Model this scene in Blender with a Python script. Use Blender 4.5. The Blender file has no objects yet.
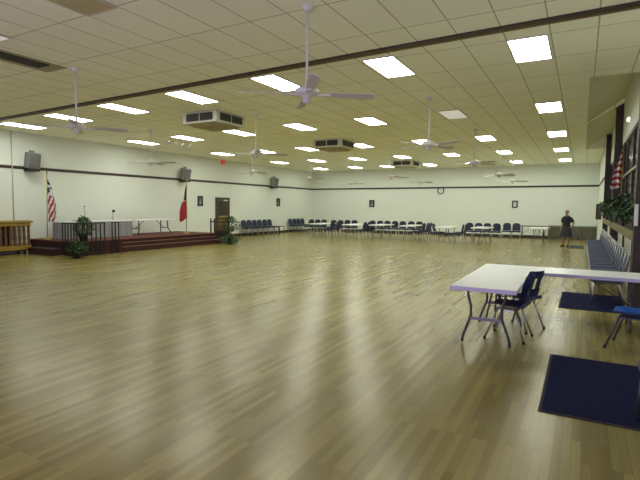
import bpy, bmesh, math, random
from mathutils import Vector, Matrix, Euler
R = math.radians; PI = math.pi
rng = random.Random(7)
scene = bpy.context.scene
COL = scene.collection

# ------------------------------------------------------------------ measures of the hall (metres)
EYE = 1.63; CEIL = 4.085; XL = -16.71; XR = .72; XW = .90; YB = 29.02; YF = -5.0
TILE_X, TILE_Y = .5803, 1.157
LX, LY, LDX, LDY = -.78, 8.10, -2.321, 4.628

# ------------------------------------------------------------------ materials
MATS = {}
def new_mat(name):
    m = bpy.data.materials.new(name); m.use_nodes = True
    return m, m.node_tree.nodes, m.node_tree.links, m.node_tree.nodes['Principled BSDF']

def mat(name, col, rough=.6, metal=0., noise=.08, nscale=12., spec=.5, bump=0., emit=None, sheen=0.):
    """principled material with a soft procedural colour variation"""
    if name in MATS: return MATS[name]
    m, N, L, p = new_mat(name)
    p.inputs['Roughness'].default_value = rough; p.inputs['Metallic'].default_value = metal
    p.inputs['Specular IOR Level'].default_value = spec
    tc = N.new('ShaderNodeTexCoord'); nz = N.new('ShaderNodeTexNoise')
    nz.inputs['Scale'].default_value = nscale; nz.inputs['Detail'].default_value = 4
    L.new(tc.outputs['Object'], nz.inputs['Vector'])
    mx = N.new('ShaderNodeMix'); mx.data_type = 'RGBA'
    mx.inputs['A'].default_value = tuple(c*(1-noise) for c in col)+(1,)
    mx.inputs['B'].default_value = tuple(min(1, c*(1+noise)) for c in col)+(1,)
    L.new(nz.outputs['Fac'], mx.inputs['Factor']); L.new(mx.outputs['Result'], p.inputs['Base Color'])
    if bump:
        b = N.new('ShaderNodeBump'); b.inputs['Strength'].default_value = bump; b.inputs['Distance'].default_value = .01
        L.new(nz.outputs['Fac'], b.inputs['Height']); L.new(b.outputs['Normal'], p.inputs['Normal'])
    if emit:
        p.inputs['Emission Color'].default_value = tuple(emit[:3])+(1,); p.inputs['Emission Strength'].default_value = emit[3]
    MATS[name] = m; return m

def math_node(N, L, op, a, b=None, c=None):
    n = N.new('ShaderNodeMath'); n.operation = op
    for i, v in enumerate((a, b, c)):
        if v is None: continue
        if isinstance(v, (int, float)): n.inputs[i].default_value = v
        else: L.new(v, n.inputs[i])
    return n.outputs[0]

def floor_material():
    m, N, L, p = new_mat('strip_wood_floor')
    tc = N.new('ShaderNodeTexCoord')
    mp = N.new('ShaderNodeMapping'); mp.inputs['Rotation'].default_value = (0, 0, PI/2)
    L.new(tc.outputs['Object'], mp.inputs['Vector'])
    br = N.new('ShaderNodeTexBrick'); br.offset = .37; br.offset_frequency = 3
    br.inputs['Scale'].default_value = 1; br.inputs['Brick Width'].default_value = .85; br.inputs['Row Height'].default_value = .057
    br.inputs['Mortar Size'].default_value = .0012; br.inputs['Bias'].default_value = 0
    br.inputs['Color1'].default_value = (.200, .158, .042, 1); br.inputs['Color2'].default_value = (.315, .268, .085, 1)
    br.inputs['Mortar'].default_value = (.165, .125, .036, 1)
    L.new(mp.outputs['Vector'], br.inputs['Vector'])
    st = N.new('ShaderNodeMapping'); st.inputs['Scale'].default_value = (5, .45, 1)
    L.new(tc.outputs['Object'], st.inputs['Vector'])
    nz = N.new('ShaderNodeTexNoise'); nz.inputs['Scale'].default_value = 2.2; nz.inputs['Detail'].default_value = 3
    L.new(st.outputs['Vector'], nz.inputs['Vector'])
    big = N.new('ShaderNodeTexNoise'); big.inputs['Scale'].default_value = .55; big.inputs['Detail'].default_value = 3
    L.new(tc.outputs['Object'], big.inputs['Vector'])
    rp = N.new('ShaderNodeMapRange'); rp.inputs['From Min'].default_value = .3; rp.inputs['From Max'].default_value = .7
    rp.inputs['To Min'].default_value = .88; rp.inputs['To Max'].default_value = 1.10
    L.new(nz.outputs['Fac'], rp.inputs['Value'])
    r2 = N.new('ShaderNodeMapRange'); r2.inputs['From Min'].default_value = .3; r2.inputs['From Max'].default_value = .7
    r2.inputs['To Min'].default_value = .88; r2.inputs['To Max'].default_value = 1.08
    L.new(big.outputs['Fac'], r2.inputs['Value'])
    k = math_node(N, L, 'MULTIPLY', rp.outputs[0], r2.outputs[0])
    mx = N.new('ShaderNodeVectorMath'); mx.operation = 'SCALE'
    L.new(br.outputs['Color'], mx.inputs[0]); L.new(k, mx.inputs['Scale'])
    L.new(mx.outputs[0], p.inputs['Base Color'])
    p.inputs['Roughness'].default_value = .27
    p.inputs['Specular IOR Level'].default_value = .62; p.inputs['Specular Tint'].default_value = (1, .93, .62, 1)
    return m

def ceiling_material():
    m, N, L, p = new_mat('acoustic_tile_ceiling')
    tc = N.new('ShaderNodeTexCoord'); sp = N.new('ShaderNodeSeparateXYZ'); L.new(tc.outputs['Object'], sp.inputs[0])
    def line(out, o, pitch, w):
        a = math_node(N, L, 'SUBTRACT', out, o); a = math_node(N, L, 'DIVIDE', a, pitch)
        f = math_node(N, L, 'FRACT', a); d = math_node(N, L, 'SUBTRACT', f, .5); d = math_node(N, L, 'ABSOLUTE', d)
        return math_node(N, L, 'GREATER_THAN', d, .5-w/pitch)
    lx = line(sp.outputs[0], LX-TILE_X/2, TILE_X, .010); ly = line(sp.outputs[1], LY-TILE_Y/2, TILE_Y, .010)
    g = math_node(N, L, 'MAXIMUM', lx, ly)
    # a tone per tile
    tx = math_node(N, L, 'FLOOR', math_node(N, L, 'DIVIDE', math_node(N, L, 'SUBTRACT', sp.outputs[0], LX-TILE_X/2), TILE_X))
    ty = math_node(N, L, 'FLOOR', math_node(N, L, 'DIVIDE', math_node(N, L, 'SUBTRACT', sp.outputs[1], LY-TILE_Y/2), TILE_Y))
    cb = N.new('ShaderNodeCombineXYZ'); L.new(tx, cb.inputs[0]); L.new(ty, cb.inputs[1])
    wn = N.new('ShaderNodeTexWhiteNoise'); wn.noise_dimensions = '2D'; L.new(cb.outputs[0], wn.inputs['Vector'])
    nz = N.new('ShaderNodeTexNoise'); nz.inputs['Scale'].default_value = 60; L.new(tc.outputs['Object'], nz.inputs['Vector'])
    v = math_node(N, L, 'MULTIPLY_ADD', wn.outputs['Value'], .05, .95)
    v = math_node(N, L, 'MULTIPLY', v, math_node(N, L, 'MULTIPLY_ADD', nz.outputs['Fac'], .12, .94))
    sc = N.new('ShaderNodeVectorMath'); sc.operation = 'SCALE'; sc.inputs[0].default_value = (.83, .84, .67); L.new(v, sc.inputs['Scale'])
    mx = N.new('ShaderNodeMix'); mx.data_type = 'RGBA'; L.new(g, mx.inputs['Factor'])
    L.new(sc.outputs[0], mx.inputs['A']); mx.inputs['B'].default_value = (.40, .36, .25, 1)
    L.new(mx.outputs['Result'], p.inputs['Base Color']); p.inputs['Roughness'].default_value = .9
    p.inputs['Emission Color'].default_value = (.85, .88, .42, 1); p.inputs['Emission Strength'].default_value = .055  # faint even glow added to brighten the tiles, which are no light source
    return m

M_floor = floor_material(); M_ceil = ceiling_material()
M_wall = mat('painted_wall', (.75, .795, .715), .75, noise=.02, nscale=3)
M_brown = mat('dark_brown_trim', (.045, .03, .022), .5)
M_post = mat('dark_brown_post', (.035, .024, .022), .55)
M_sill = mat('tan_wood_sill', (.20, .165, .06), .5, nscale=6)
M_glass = mat('night_window_glass', (.012, .014, .014), .12, noise=.2)
M_lamp = mat('lit_diffuser', (.9, .9, .88), .5, emit=(.98, 1, .91, 18.5))
M_lampdim = mat('dim_diffuser', (.75, .76, .7), .5, emit=(1, 1, .9, .35))
M_amber = mat('yellowed_lens', (.52, .46, .24), .5)
M_white = mat('white_enamel', (.75, .75, .74), .4, noise=.03)
M_offwhite = mat('off_white_metal', (.62, .62, .52), .5, noise=.03)
M_black = mat('black_metal', (.015, .015, .016), .45)
M_grille = mat('dark_grille', (.04, .042, .045), .6)
M_cassbot = mat('beige_panel', (.40, .37, .20), .7)
M_blade = mat('pale_fan_blade', (.62, .62, .60), .5, noise=.04)
M_grey = mat('grey_speaker', (.22, .23, .22), .6)
M_navy = mat('navy_fabric', (.028, .036, .075), .85, nscale=60, noise=.2)
M_navy2 = mat('slate_blue_fabric', (.06, .075, .15), .8, nscale=60, noise=.2)
M_chrome = mat('chrome_tube', (.55, .55, .56), .28, metal=.9)
M_dtube = mat('dark_steel_tube', (.10, .10, .11), .4, metal=.6)
M_gtube = mat('grey_steel_tube', (.07, .075, .085), .4, metal=.3)
M_purple = mat('grey_crossbar', (.22, .21, .30), .4, metal=.3)
M_top = mat('pale_laminate', (.80, .82, .84), .35, noise=.02)
M_topedge = mat('lavender_table_edge', (.62, .57, .86), .45, noise=.02)
M_topwhite = mat('white_table_top', (.85, .86, .84), .4, noise=.02)
M_shellnavy = mat('navy_plastic', (.022, .034, .16), .35, noise=.05)
M_shellblue = mat('bright_blue_plastic', (.02, .14, .62), .35, noise=.05)
M_mat = mat('navy_carpet_mat', (.010, .013, .052), .95, spec=.1, nscale=150, noise=.5, bump=.4)
M_matedge = mat('mat_rubber_edge', (.02, .02, .03), .8)
M_teal = mat('dark_teal_mat', (.02, .05, .055), .9)
M_maroon = mat('maroon_carpet', (.050, .014, .016), .95, nscale=80, noise=.3)
M_stagetop = mat('red_brown_carpet', (.13, .04, .028), .9, nscale=40, noise=.2)
M_nosing = mat('brown_nosing', (.16, .07, .035), .6)
M_gold = mat('golden_oak', (.34, .22, .035), .4, nscale=5, noise=.25)
M_oakdark = mat('brown_baluster', (.13, .060, .022), .45, nscale=5, noise=.25)
M_boothin = mat('dark_plum_panel', (.06, .045, .06), .8)
M_door = mat('brown_door', (.075, .05, .022), .5)
M_brass = mat('brass', (.45, .33, .08), .35, metal=.7)
M_red = mat('flag_red', (.36, .02, .03), .8, noise=.1)
M_flagwhite = mat('flag_white', (.72, .70, .70), .8, noise=.04)
M_flagblue = mat('flag_blue', (.015, .018, .06), .8)
M_leaf = mat('leaf_green', (.045, .11, .035), .6, nscale=20, noise=.5)
M_ivy = mat('ivy_green', (.022, .062, .018), .55, nscale=20, noise=.5)
M_stem = mat('stem_brown', (.09, .06, .03), .8)
M_pot = mat('dark_pot', (.03, .025, .022), .7)
M_shadesheet = mat('grey_shade_sheet', (.30, .31, .33), .85)
M_skin = mat('skin', (.36, .22, .14), .55, noise=.05)
M_hair = mat('short_grey_hair', (.24, .22, .17), .7, nscale=80, noise=.3)
M_shirt = mat('navy_knit', (.010, .011, .020), .85, noise=.15)
M_skirt = mat('charcoal_skirt', (.028, .025, .032), .85, noise=.2)
M_shoe = mat('dark_shoe', (.012, .010, .010), .5)
M_eye = mat('eye_dark', (.02, .015, .012), .3)
M_exit = mat('exit_red', (.75, .04, .03), .4, emit=(1, .05, .03, .25))
M_clockface = mat('clock_face', (.8, .82, .8), .4)
M_photo = mat('framed_picture_print', (.30, .30, .26), .5, nscale=4, noise=.7)
M_taupe = mat('taupe_table_underside', (.13, .125, .085), .7)
M_conduit = mat('conduit_paint', (.45, .48, .42), .6)

# ------------------------------------------------------------------ mesh builder
class MB:
    def __init__(s): s.bm = bmesh.new(); s.mi = 0
    def _tag(s, faces, smooth=False):
        for f in faces: f.material_index = s.mi; f.smooth = smooth
    def box(s, c, d, rot=(0, 0, 0), bev=0.):
        m = Matrix.Translation(c) @ Euler(rot).to_matrix().to_4x4() @ Matrix.Diagonal((d[0], d[1], d[2], 1))
        r = bmesh.ops.create_cube(s.bm, size=1, matrix=m); vs = r['verts']
        fs = set(f for v in vs for f in v.link_faces)
        if bev:
            es = list(set(e for v in vs for e in v.link_edges))
            r2 = bmesh.ops.bevel(s.bm, geom=es, offset=bev, segments=2, affect='EDGES', profile=.6)
            fs = set(f for f in fs if f.is_valid) | set(r2['faces'])
            for v in r2['verts']: fs |= set(v.link_faces)
        s._tag(fs); return s
    def loft(s, rings, closed=True, cap=True, smooth=True):
        R_ = [[s.bm.verts.new(p) for p in ring] for ring in rings]; fs = []
        n = len(R_[0])
        for a, b in zip(R_, R_[1:]):
            for i in range(n if closed else n-1):
                j = (i+1) % n
                try: fs.append(s.bm.faces.new((a[i], a[j], b[j], b[i])))
                except ValueError: pass
        s._tag(fs, smooth)
        if cap and closed:
            s._tag([s.bm.faces.new(list(reversed(R_[0]))), s.bm.faces.new(R_[-1])])
        return s
    def tube(s, pts, r, seg=8, cap=True):
        pts = [Vector(p) for p in pts]; rs = r if isinstance(r, (list, tuple)) else [r]*len(pts)
        t0 = (pts[1]-pts[0]).normalized(); up = Vector((0, 0, 1)) if abs(t0.z) < .9 else Vector((1, 0, 0))
        nrm = t0.cross(up).normalized(); rings = []
        for i, p in enumerate(pts):
            a = (pts[i]-pts[i-1]).normalized() if i else t0
            b = (pts[i+1]-pts[i]).normalized() if i < len(pts)-1 else a
            t = (a+b).normalized() if (a+b).length > 1e-6 else a
            nrm = (nrm-t*nrm.dot(t)).normalized(); bi = t.cross(nrm)
            k = 1/max(.6, a.dot(t))
            rings.append([p+(nrm*math.cos(2*PI*q/seg)+bi*math.sin(2*PI*q/seg))*rs[i]*k for q in range(seg)])
        return s.loft(rings, cap=cap)
    def lathe(s, prof, c=(0, 0, 0), seg=16, cap=True):
        c = Vector(c)
        return s.loft([[c+Vector((r*math.cos(2*PI*q/seg), r*math.sin(2*PI*q/seg), z)) for q in range(seg)] for r, z in prof], cap=cap)
    def ball(s, c, r, sc=(1, 1, 1), sub=2):
        q = bmesh.ops.create_icosphere(s.bm, subdivisions=sub, radius=r, matrix=Matrix.Translation(c) @ Matrix.Diagonal((*sc, 1)))
        s._tag(set(f for v in q['verts'] for f in v.link_faces), True); return s
    def poly(s, pts, smooth=False):
        f = s.bm.faces.new([s.bm.verts.new(p) for p in pts]); s._tag([f], smooth); return s
    def prism(s, outline, depth_vec):
        a = [Vector(p) for p in outline]; d = Vector(depth_vec); n = len(a)
        A = [s.bm.verts.new(p) for p in a]; B = [s.bm.verts.new(p+d) for p in a]
        fs = [s.bm.faces.new(A), s.bm.faces.new(list(reversed(B)))]
        fs += [s.bm.faces.new((A[i], B[i], B[(i+1) % n], A[(i+1) % n])) for i in range(n)]
        s._tag(fs); return s
    def grid(s, fn, nu, nv, matfn=None, smooth=True):
        V = [[s.bm.verts.new(fn(i/nu, j/nv)) for j in range(nv+1)] for i in range(nu+1)]
        for i in range(nu):
            for j in range(nv):
                f = s.bm.faces.new((V[i][j], V[i+1][j], V[i+1][j+1], V[i][j+1])); f.smooth = smooth
                f.material_index = matfn((i+.5)/nu, (j+.5)/nv) if matfn else s.mi
        return s
    def leaf(s, p, d, n, l, w):
        p = Vector(p); d = Vector(d).normalized(); sd = d.cross(Vector(n)).normalized(); up = sd.cross(d).normalized()
        v = [s.bm.verts.new(q) for q in (p, p+d*l*.45+sd*w+up*w*.25, p+d*l-up*l*.15, p+d*l*.45-sd*w+up*w*.25)]
        f1 = s.bm.faces.new((v[0], v[1], v[2])); f2 = s.bm.faces.new((v[0], v[2], v[3])); s._tag((f1, f2)); return s
    def build(s, name, mats, parent=None, loc=(0, 0, 0), rz=0, fix=True):
        if fix: bmesh.ops.recalc_face_normals(s.bm, faces=s.bm.faces[:])
        me = bpy.data.meshes.new(name); s.bm.to_mesh(me); s.bm.free()
        for m in (mats if isinstance(mats, (list, tuple)) else [mats]): me.materials.append(m)
        o = bpy.data.objects.new(name, me); COL.objects.link(o); o.location = loc; o.rotation_euler = (0, 0, rz)
        if parent: o.parent = parent
        return o

def tag(o, label, cat, group=None):
    o['label'] = label; o['category'] = cat
    if group: o['group'] = group
    return o
def thing(name, label, cat, loc=(0, 0, 0), rz=0, group=None):
    o = bpy.data.objects.new(name, None); o.empty_display_size = .2; COL.objects.link(o)
    o.location = loc; o.rotation_euler = (0, 0, rz)
    return tag(o, label, cat, group)
def struct(o): o['kind'] = 'structure'; return o
KIDS = {}
def kids(o): return [c for c in bpy.data.objects if c.parent == o]
def dup(root, loc, rz, label, group=None):
    r = root.copy(); COL.objects.link(r); r.location = loc; r.rotation_euler = (0, 0, rz); r['label'] = label
    if group: r['group'] = group
    if root.name not in KIDS: KIDS[root.name] = [(c, kids(c)) for c in kids(root)]
    for ch, subs in KIDS[root.name]:
        c = ch.copy(); COL.objects.link(c); c.parent = r
        for g in subs:
            d = g.copy(); COL.objects.link(d); d.parent = c
    return r
class Maker:
    """first use places the original, later uses copy it"""
    def __init__(s, fn): s.fn = fn; s.o = None
    def put(s, loc, rz, label, group=None):
        if s.o is None:
            s.o = s.fn(label); s.o.location = loc; s.o.rotation_euler = (0, 0, rz)
            if group: s.o['group'] = group
            return s.o
        return dup(s.o, loc, rz, label, group)
ORD = ['nearest', 'second', 'third', 'fourth', 'fifth', 'sixth', 'seventh', 'eighth', 'ninth', 'tenth', 'eleventh', 'twelfth', 'thirteenth',
       'fourteenth', 'fifteenth', 'sixteenth', 'seventeenth', 'eighteenth', 'nineteenth', 'twentieth', 'twenty-first', 'twenty-second', 'twenty-third']
ORDL = ['first'] + ORD[1:]

# ------------------------------------------------------------------ the room
struct(MB().box(((XL+1.2)/2, (YB+YF)/2, -.05), (1.2-XL+.4, YB-YF+.4, .1)).build('floor', M_floor))
XE = .02; YN = 10.3; SL = .70                                  # edge of the flat ceiling, start of the raised bays, slope
mb = MB()
mb.box(((XL-.2+XE)/2, (YB+.2+YF)/2, CEIL+.04), (XE-XL+.2, YB+.2-YF, .08))
mb.box(((XE+1.2)/2, (YF+YN)/2, CEIL+.04), (1.2-XE, YN-YF, .08))
M_strip = mat('raised_ceiling_strip', (.80, .80, .56), .85, nscale=2)
mb.prism([(XE, YN, CEIL), (1.2, YN, CEIL+(1.2-XE)*SL), (1.2, YN, CEIL+(1.2-XE)*SL+.08), (XE, YN, CEIL+.08)], (0, 22.4-YN, 0))
for f in mb.bm.faces[-6:]: f.material_index = 1
mb.prism([(XE, 15.6, CEIL-.02), (1.2, 15.6, CEIL+(1.2-XE)*SL-.14), (1.2, 15.6, CEIL+(1.2-XE)*SL), (XE, 15.6, CEIL)], (0, .12, 0))
mb.prism([(XE, 22.33, CEIL+.002), (1.2, 22.33, CEIL+.002), (1.2, 22.33, CEIL+(1.2-XE)*SL)], (0, .06, 0))
mb.box(((XE+1.2)/2, (22.4+YB+.2)/2, CEIL+.04), (1.2-XE, YB+.2-22.4, .08))
mb.prism([(XE, YN-.05, CEIL+.08), (1.2, YN-.05, CEIL+.08), (1.2, YN-.05, CEIL+1)], (0, .05, 0))
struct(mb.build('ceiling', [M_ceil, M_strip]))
struct(MB().box((XL-.1, (YB+YF)/2, CEIL/2), (.2, YB-YF+.4, CEIL)).build('wall_left', M_wall))
struct(MB().box(((XL+1.2)/2, YB+.1, CEIL/2), (1.2-XL, .2, CEIL)).build('wall_back', M_wall))
struct(MB().box(((XL+1.2)/2, YF-.1, CEIL/2), (1.2-XL, .2, CEIL)).build('wall_front', M_wall))
mb = MB()
Y1, Y2 = 8.6, 22.2                                             # window range
SILL0, SILL1, WTOP = 1.12, 1.29, 3.42
mb.box(((XR+1.1)/2, (Y2+YB)/2, CEIL/2), (1.1-XR, YB-Y2, CEIL))
mb.box(((XW+1.1)/2, (YF+Y1)/2, CEIL/2), (1.1-XW, Y1-YF, CEIL))
mb.box(((XW+1.1)/2, (Y1+Y2)/2, SILL0/2), (1.1-XW, Y2-Y1, SILL0))
mb.box(((XW+1.1)/2, (Y1+Y2)/2, (WTOP+5.0)/2), (1.1-XW, Y2-Y1, 5.0-WTOP))
struct(mb.build('wall_right', M_wall))
struct(MB().box((XL+.012, (YB+YF)/2, 2.885), (.024, YB-YF, .10)).build('trim_left', M_brown))
struct(MB().box(((XL+XR)/2, YB-.012, 2.885), (XR-XL-.05, .024, .10)).build('trim_back', M_brown))
struct(MB().box((XR-.012, (Y2+YB)/2+.01, 2.885), (.024, YB-Y2-.06, .10)).build('trim_right', M_brown))
struct(MB().box((XL+.012, (YB+16.3)/2, .07), (.024, YB-16.3, .14)).build('baseboard_left', M_brown))
struct(MB().box(((XL+XR)/2, YB-.012, .08), (XR-XL-.05, .024, .16)).build('baseboard_back', M_brown))
# posts between the window bays, sill, studs in the white wall below
for k, (y, h) in enumerate(((8.9, CEIL), (15.75, CEIL+.55), (21.95, CEIL+.5))):
    mb = MB().box((XR+.11, y+.1, h/2), (.22, .2, h)); struct(mb.build('trim_%d' % (k+1), M_post))
struct(MB().box((XR+.09, (9.1+21.95)/2, (SILL0+SILL1)/2), (.18, 21.95-9.1-.01, SILL1-SILL0), bev=.008).build('trim_4', M_sill))
for k, y in enumerate((11.0, 13.4, 17.3, 19.4)):
    struct(MB().box((XW-.02, y, SILL0/2), (.04, .06, SILL0)).build('trim_%d' % (k+5), M_post))
for k, (a, b) in enumerate(((9.1, 15.75), (15.95, 21.95))):
    w = bpy.data.objects.new('window_%d' % (k+1), None); COL.objects.link(w); w.location = (XW+.05, (a+b)/2, SILL1); struct(w)
    h = WTOP-SILL1; L_ = b-a
    MB().box((0, 0, h/2), (.02, L_, h)).build('pane', M_glass, w)
    fr = MB()
    for z in (.03, h-.03): fr.box((0, 0, z), (.07, L_, .06))
    for y in (-L_/2+.03, L_/2-.03): fr.box((0, y, h/2), (.068, .06, h))
    fr.build('window_frame', M_post, w)
    MB().box((-.025, 0, 1.22), (.05, L_, .05)).build('rail', mat('pale_rail', (.30, .30, .22), .5), w)
    for q in (-.25, 0, .25): MB().box((-.02, q*L_, h/2), (.04, .06, h-.12)).build('mullion', M_post, w)

# track of a folding partition across the ceiling
t = thing('ceiling_track', 'long dark brown partition track crossing the whole ceiling', 'ceiling track', (-8, 7.31, CEIL), R(-2.6))
LT = 17.3
MB().box((0, -.055, -.014), (LT, .075, .028)).build('track_rail', M_brown, t)
MB().box((0, .065, -.014), (LT, .06, .028)).build('track_rail', mat('brown_track', (.17, .115, .04), .5), t)
MB().box((0, .009, -.007), (LT, .053, .014)).build('track_channel', M_sill, t)

# ------------------------------------------------------------------ ceiling lights
def make_light(label, diff=M_lamp):
    t = thing('ceiling_light', label, 'ceiling light')
    MB().box((0, 0, -.012), (.515, 1.14, .012)).build('diffuser', diff, t)
    f = MB()
    for s in (-1, 1):
        f.box((s*.27, 0, -.010), (.026, 1.18, .02)); f.box((0, s*.58, -.010), (.52, .022, .02))
    f.build('frame', M_offwhite, t)
    return t
lit = Maker(make_light)
ROWN = ['first row beyond the brown track', 'second row', 'third row', 'fourth row', 'farthest row']
COLN = ['rightmost', 'second from the right', 'third from the right', 'middle', 'third from the left', 'second from the left', 'leftmost']
OFF = [[(-.02, -.01), (.06, -.12), (.05, -.12), (-.05, .01), (-.19, .14), (-.34, .3), (-.56, .47)], [(-.02, .07), (.05, -.07), (.07, -.11), (.09, -.17), (-.01, -.07), (-.17, .08), (-.29, .21)],
       [(-.04, 0), (.05, 0), (.16, 0), (.01, 0), (-.17, 0), (-.07, 0), (-.11, 0)], [(-.08, 0), (.04, 0), (.09, 0), (.08, 0), (.04, 0), (.02, 0), (-.01, 0)], [(-.07, 0), (0, 0), (.03, 0), (.1, 0), (-.15, 0), (.11, 0), (.02, 0)]]
for j in range(5):
    for i in range(7):
        loc = (LX+LDX*i+OFF[j][i][0], LY+LDY*j+OFF[j][i][1], CEIL)
        if (j, i) == (1, 1):
            o = make_light('dim unlit ceiling light panel in the second row among lit ones', M_lampdim); o.location = loc; o['group'] = 'fluorescent ceiling lights'
        else:
            lit.put(loc, 0, 'lit white ceiling panel, %s in the %s' % (COLN[i], ROWN[j]), 'fluorescent ceiling lights')
o = make_light('switched-off ceiling panel with a yellowed lens at the top left', M_amber); o.location = (LX+LDX*2, LY-LDY, CEIL); o['group'] = 'fluorescent ceiling lights'
o = make_light('pale unlit ceiling light at the left edge near the camera', M_lampdim); o.location = (LX+LDX*3, LY-LDY, CEIL); o['group'] = 'fluorescent ceiling lights'

# ------------------------------------------------------------------ ceiling fans
def make_fan(label):
    t = thing('ceiling_fan', label, 'ceiling fan')            # origin at the ceiling
    MB().lathe([(.02, -.07), (.05, -.06), (.075, -.02), (.075, 0)]).build('canopy', M_white, t)
    MB().tube([(0, 0, -.05), (0, 0, -.96)], .016).build('down_rod', M_white, t)
    MB().lathe([(.03, -1.17), (.05, -1.16), (.055, -1.09), (.12, -1.075), (.15, -1.05), (.15, -1.01), (.09, -.97), (.03, -.95)], seg=20).build('motor', M_white, t)
    for k in range(4):
        a = R(37+90*k); rot = Matrix.Rotation(a, 4, 'Z')
        b = MB(); T = Matrix.Rotation(R(-16), 4, 'X')
        out = [(.24, -.05), (.76, -.072), (.85, -.055), (.865, 0), (.85, .055), (.76, .072), (.24, .05)]
        b.prism([rot @ (T @ Vector((x, y, 0)))+Vector((0, 0, -1.06)) for x, y in out], (0, 0, .008))
        bl = b.build('blade', M_blade, t)
        MB().prism([rot @ Vector(p) for p in ((.12, -.02, -1.075), (.30, -.035, -1.075), (.30, .035, -1.075), (.12, .02, -1.075))], (0, 0, .02)).build('blade_arm', M_white, bl)
    return t
fan = Maker(make_fan)
FAN = [(-3.05, 5.15, 'large white ceiling fan nearest the camera, top centre'), (-8.05, 5.45, 'white ceiling fan nearest the camera on the left'),
       (-3.06, 10.5, 'white ceiling fan on a long rod right of centre, behind the nearest one'), (-7.65, 10.28, 'white ceiling fan just right of the nearest ceiling cassette'),
       (-3.0, 15.3, 'white ceiling fan hanging third in the right-hand line of fans'), (-12.3, 10.9, 'white ceiling fan above the stage'),
       (-12.0, 15.85, 'white ceiling fan left of centre over the wooden door'), (-7.75, 20.74, 'far white ceiling fan above the back tables, left of the clock'),
       (-7.75, 25.3, 'farthest white ceiling fan in the middle line, near the clock'), (-3.1, 21.0, 'far white ceiling fan in the right line, fourth from the camera'),
       (-3.2, 26.0, 'farthest white ceiling fan in the right line by the back wall'), (-11.7, 20.1, 'far white ceiling fan near the left back corner'),
       (-11.85, 25.1, 'farthest white ceiling fan in the left line')]
for k, (x, y, l) in enumerate(FAN): fan.put((x, y, CEIL), [0, .25, .5, .1, .3, -.3, .7, .1, .35, .2, 0, .4, .15][k], l, 'white ceiling fans')

# ------------------------------------------------------------------ ceiling cassettes
def make_cassette(label):
    t = thing('ceiling_cassette', label, 'air conditioner'); W = 1.16; H_ = .30
    MB().box((0, 0, -H_/2), (W, W, H_), bev=.01).build('housing', M_offwhite, t)
    MB().loft([[(s[0]*.5, s[1]*.5, -H_-.002) for s in ((-1, -1), (1, -1), (1, 1), (-1, 1))], [(s[0]*.40, s[1]*.40, -H_-.06) for s in ((-1, -1), (1, -1), (1, 1), (-1, 1))]], smooth=False).build('bottom_panel', M_cassbot, t)
    for k in range(4):
        rot = Matrix.Rotation(k*PI/2, 4, 'Z')
        for s in (-1, 1):
            g = MB()
            c = rot @ Vector((s*.235, -W/2-.004, -.15)); d = (.43, .012, .19) if k % 2 == 0 else (.012, .43, .19)
            g.box(c, d); gr = g.build('grille', M_grille, t)
    return t
cas = Maker(make_cassette)
for k, (x, y, l) in enumerate(((-8.78, 9.95, 'large ceiling air cassette left of the nearest fan'),
                               (-8.15, 15.75, 'ceiling air cassette in the middle of the room'), (-8.25, 24.15, 'small far ceiling air cassette near the back wall'))):
    cas.put((x, y, CEIL), 0, l, 'ceiling air cassettes')

t = thing('ceiling_grille', 'flat dark air grille with beige border at the left edge near the camera', 'air grille', (-8.47, 4.55, CEIL))
MB().box((0, 0, -.006), (.60, 1.66, .012)).build('border', M_cassbot, t)
MB().box((.05, -.12, -.018), (.34, 1.36, .012)).build('grille', M_grille, t)
sl = MB()
for k in range(5): sl.box((-.09+.07*k, -.12, -.026), (.018, 1.36, .006))
sl.build('slats', M_black, t)

# ------------------------------------------------------------------ spot lights over the stage
def make_spot(label):
    t = thing('spot_light', label, 'spotlight')
    MB().tube([(0, 0, 0), (0, 0, -.11)], .010).build('stem', M_white, t)
    MB().tube([(.04, 0, -.10), (0, 0, -.13), (-.09, 0, -.19)], [.025, .04, .05], seg=10).build('lamp_head', M_white, t)
    return t
spot = Maker(make_spot)
for k, y in enumerate((12.6, 12.95, 13.3, 13.7)):
    spot.put((-13.3, y, CEIL), 0, 'small white spotlight over the stage, %s from the left' % ORDL[k], 'stage spotlights')

# ------------------------------------------------------------------ wall speakers, pictures, clock, exit, conduit
def make_speaker(label):
    t = thing('wall_speaker', label, 'speaker')                # origin on the wall, front to +X
    MB().tube([(0, 0, .05), (.10, 0, .05)], .04).build('bracket', M_black, t)
    b = MB(); tl = R(12)
    b.box((.24, 0, .05), (.28, .40, .52), rot=(0, tl, 0), bev=.015); b.build('cabinet', M_grey, t)
    MB().box((.24+.147*math.cos(tl), 0, .05-.147*math.sin(tl)), (.012, .36, .47), rot=(0, tl, 0)).build('speaker_grille', mat('grey_mesh', (.16, .165, .16), .8), t)
    MB().box((.18, 0, -.28), (.36, .34, .06)).build('shelf_bracket', M_black, t)
    MB().box((.20, 0, .345), (.10, .13, .10)).build('connector_box', M_grey, t)
    return t
spk = Maker(make_speaker)
for y, l in ((9.62, 'grey wall speaker above the left flag'), (16.75, 'grey wall speaker above the red, white and blue flag'), (24.15, 'grey wall speaker farthest along the left wall')):
    spk.put((XL, y-.12, 3.08), 0, l, 'wall speakers')
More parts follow.
